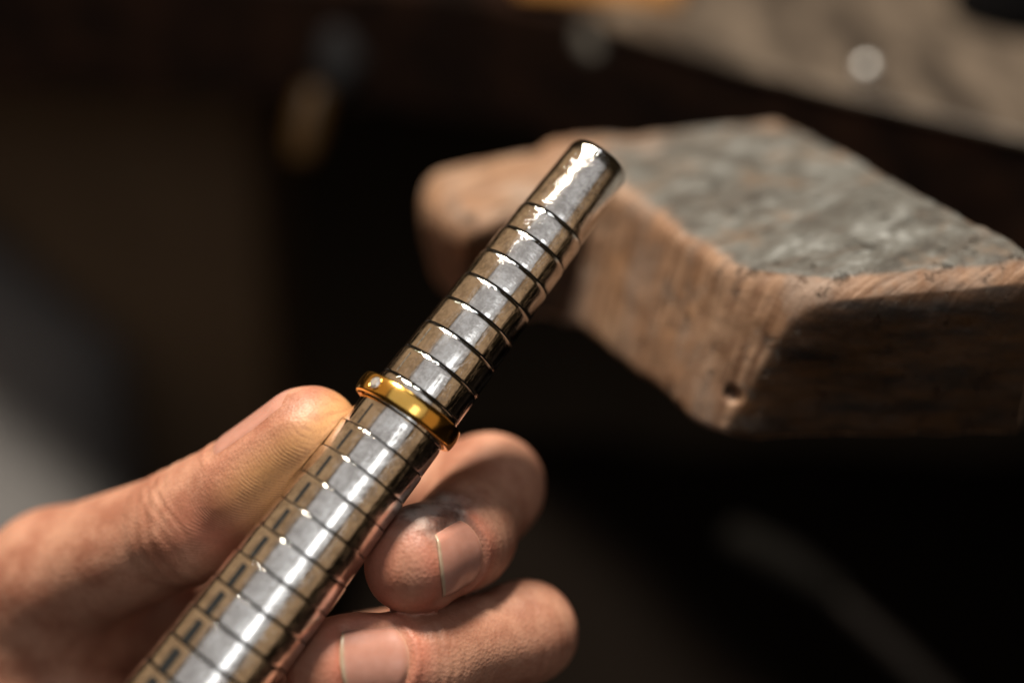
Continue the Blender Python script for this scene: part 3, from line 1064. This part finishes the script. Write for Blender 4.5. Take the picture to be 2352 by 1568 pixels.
# tool hanging below the bench front
tl = empty("hanging_tool", W(780, 150, 470))
prop(tl, "dark hanging hand tool with dull yellow handle below the bench front", "hand tool")
child_of(capsule_loft("head", [W(770, 85, 470), W(785, 140, 470), W(775, 205, 470)], [5, 9, 6], M_BLACK), tl)
child_of(capsule_loft("handle", [W(722, 225, 465), W(705, 300, 462), W(692, 365, 460)], [5.5, 6.5, 5.0], M_YELL), tl)
child_of(capsule_loft("shank", [W(772, 205, 470), W(750, 215, 468), W(724, 228, 465)], [3, 2.5, 3], M_BLACK), tl)

# brown board standing at the left
ob = prism("drawer_cabinet", [W(-700, 300, 800)[:2], W(575, 300, 700)[:2], W(560, 300, 760)[:2] + np.array([0, 120]), W(-700, 300, 900)[:2] + np.array([0, 120])], 200, 880, M_BROWN, 6)
prop(ob, "dim brown cabinet side, out of focus behind the hand", "cabinet")
# grey cloth, lower left
def cloth():
    nu, nv = 40, 60
    vs, fs = [], []
    for i in range(nu + 1):
        a = i / nu
        for j in range(nv + 1):
            b = j / nv
            ang = -1.35 + 2.7 * b
            px = -520 + 0 * a
            rad = 62 + 30 * a + 3.5 * math.sin(b * 17 + a * 4) * (0.3 + a)
            c = W(60 - 190 * (1 - a) , 1020 + 620 * a, 450)
            vs.append(c + np.array([rad * math.sin(ang), -rad * 0.55 * math.cos(ang) + 60, 0]) + np.array([-25, 0, 0]))
    for i in range(nu):
        for j in range(nv):
            k = i * (nv + 1) + j
            fs.append((k, k + 1, k + nv + 2, k + nv + 1))
    return vs, fs
kn = [W(-700, 430, 740), W(-310, 690, 740), W(10, 960, 740), W(60, 1300, 740), W(20, 2200, 740)]
ob = capsule_loft("grey_cloth", kn, [70, 70, 72, 74, 76], M_GREY, 40)
prop(ob, "pale grey cloth bulging out of focus at the left behind the thumb", "cloth")

# file lying low on the right
fo = empty("steel_file", W(1900, 1330, 470))
prop(fo, "dim grey steel file lying slanted in the dark below the peg", "file")
child_of(capsule_loft("blade", [W(1920, 1370, 470), W(2060, 1500, 462), W(2300, 1740, 450)], [3.2, 4.2, 4.6], simple("file_steel", (0.010, 0.0085, 0.0078), 0.5, 0.2, 100, 0.3)), fo)
child_of(capsule_loft("handle", [W(1920, 1365, 470), W(1800, 1290, 478), W(1690, 1235, 484)], [4, 6.5, 6], simple("dark_handle", (0.004, 0.0035, 0.003), 0.9, 0.3, 80)), fo)

# leather catch skin slung below the peg
def skin_sheet():
    nx, ny = 60, 40
    vs, fs = [], []
    for j in range(ny + 1):
        for i in range(nx + 1):
            x = -60 + 420 * i / nx; y = 230 + 330 * j / ny
            sag = -70 * math.sin(math.pi * i / nx) * math.sin(math.pi * min(1, 0.15 + 0.85 * j / ny))
            vs.append((x, y, 640 + sag + 9 * float(vnoise(np.array([[x * 1.0, y * 0.6, 3.0]]), 0.022, 4)[0])))
    for j in range(ny):
        for i in range(nx):
            k = j * (nx + 1) + i
            fs.append((k, k + 1, k + nx + 2, k + nx + 1))
    n = len(vs)
    vs += [(x, y, z - 2.0) for x, y, z in vs]
    fs += [tuple(n + q for q in f[::-1]) for f in fs]
    return vs, fs
v_, f_ = skin_sheet()
ob = mesh_obj("leather_catch", v_, f_, simple("dark_leather", (0.005, 0.0032, 0.0022), 0.9, 0.6, 14, 0.0, 0.002), origin=np.array([150., 400., 600.]))
prop(ob, "dark brown leather catch skin slung in the shadow below the peg", "leather skin")

# steel tongue that carries the peg, running back into the bench front
q0 = PB + O_ * 3 + E_ * 56; q1 = q0 - O_ * 150
bar = prism("peg_holder", [(q0 - E_ * 9)[:2], (q0 + E_ * 9)[:2], (q1 + E_ * 9)[:2], (q1 - E_ * 9)[:2]], HC - 149, HC - 141, M_BLACK, 1.0)
prop(bar, "black steel tongue joining the wooden peg to the bench front", "bracket")
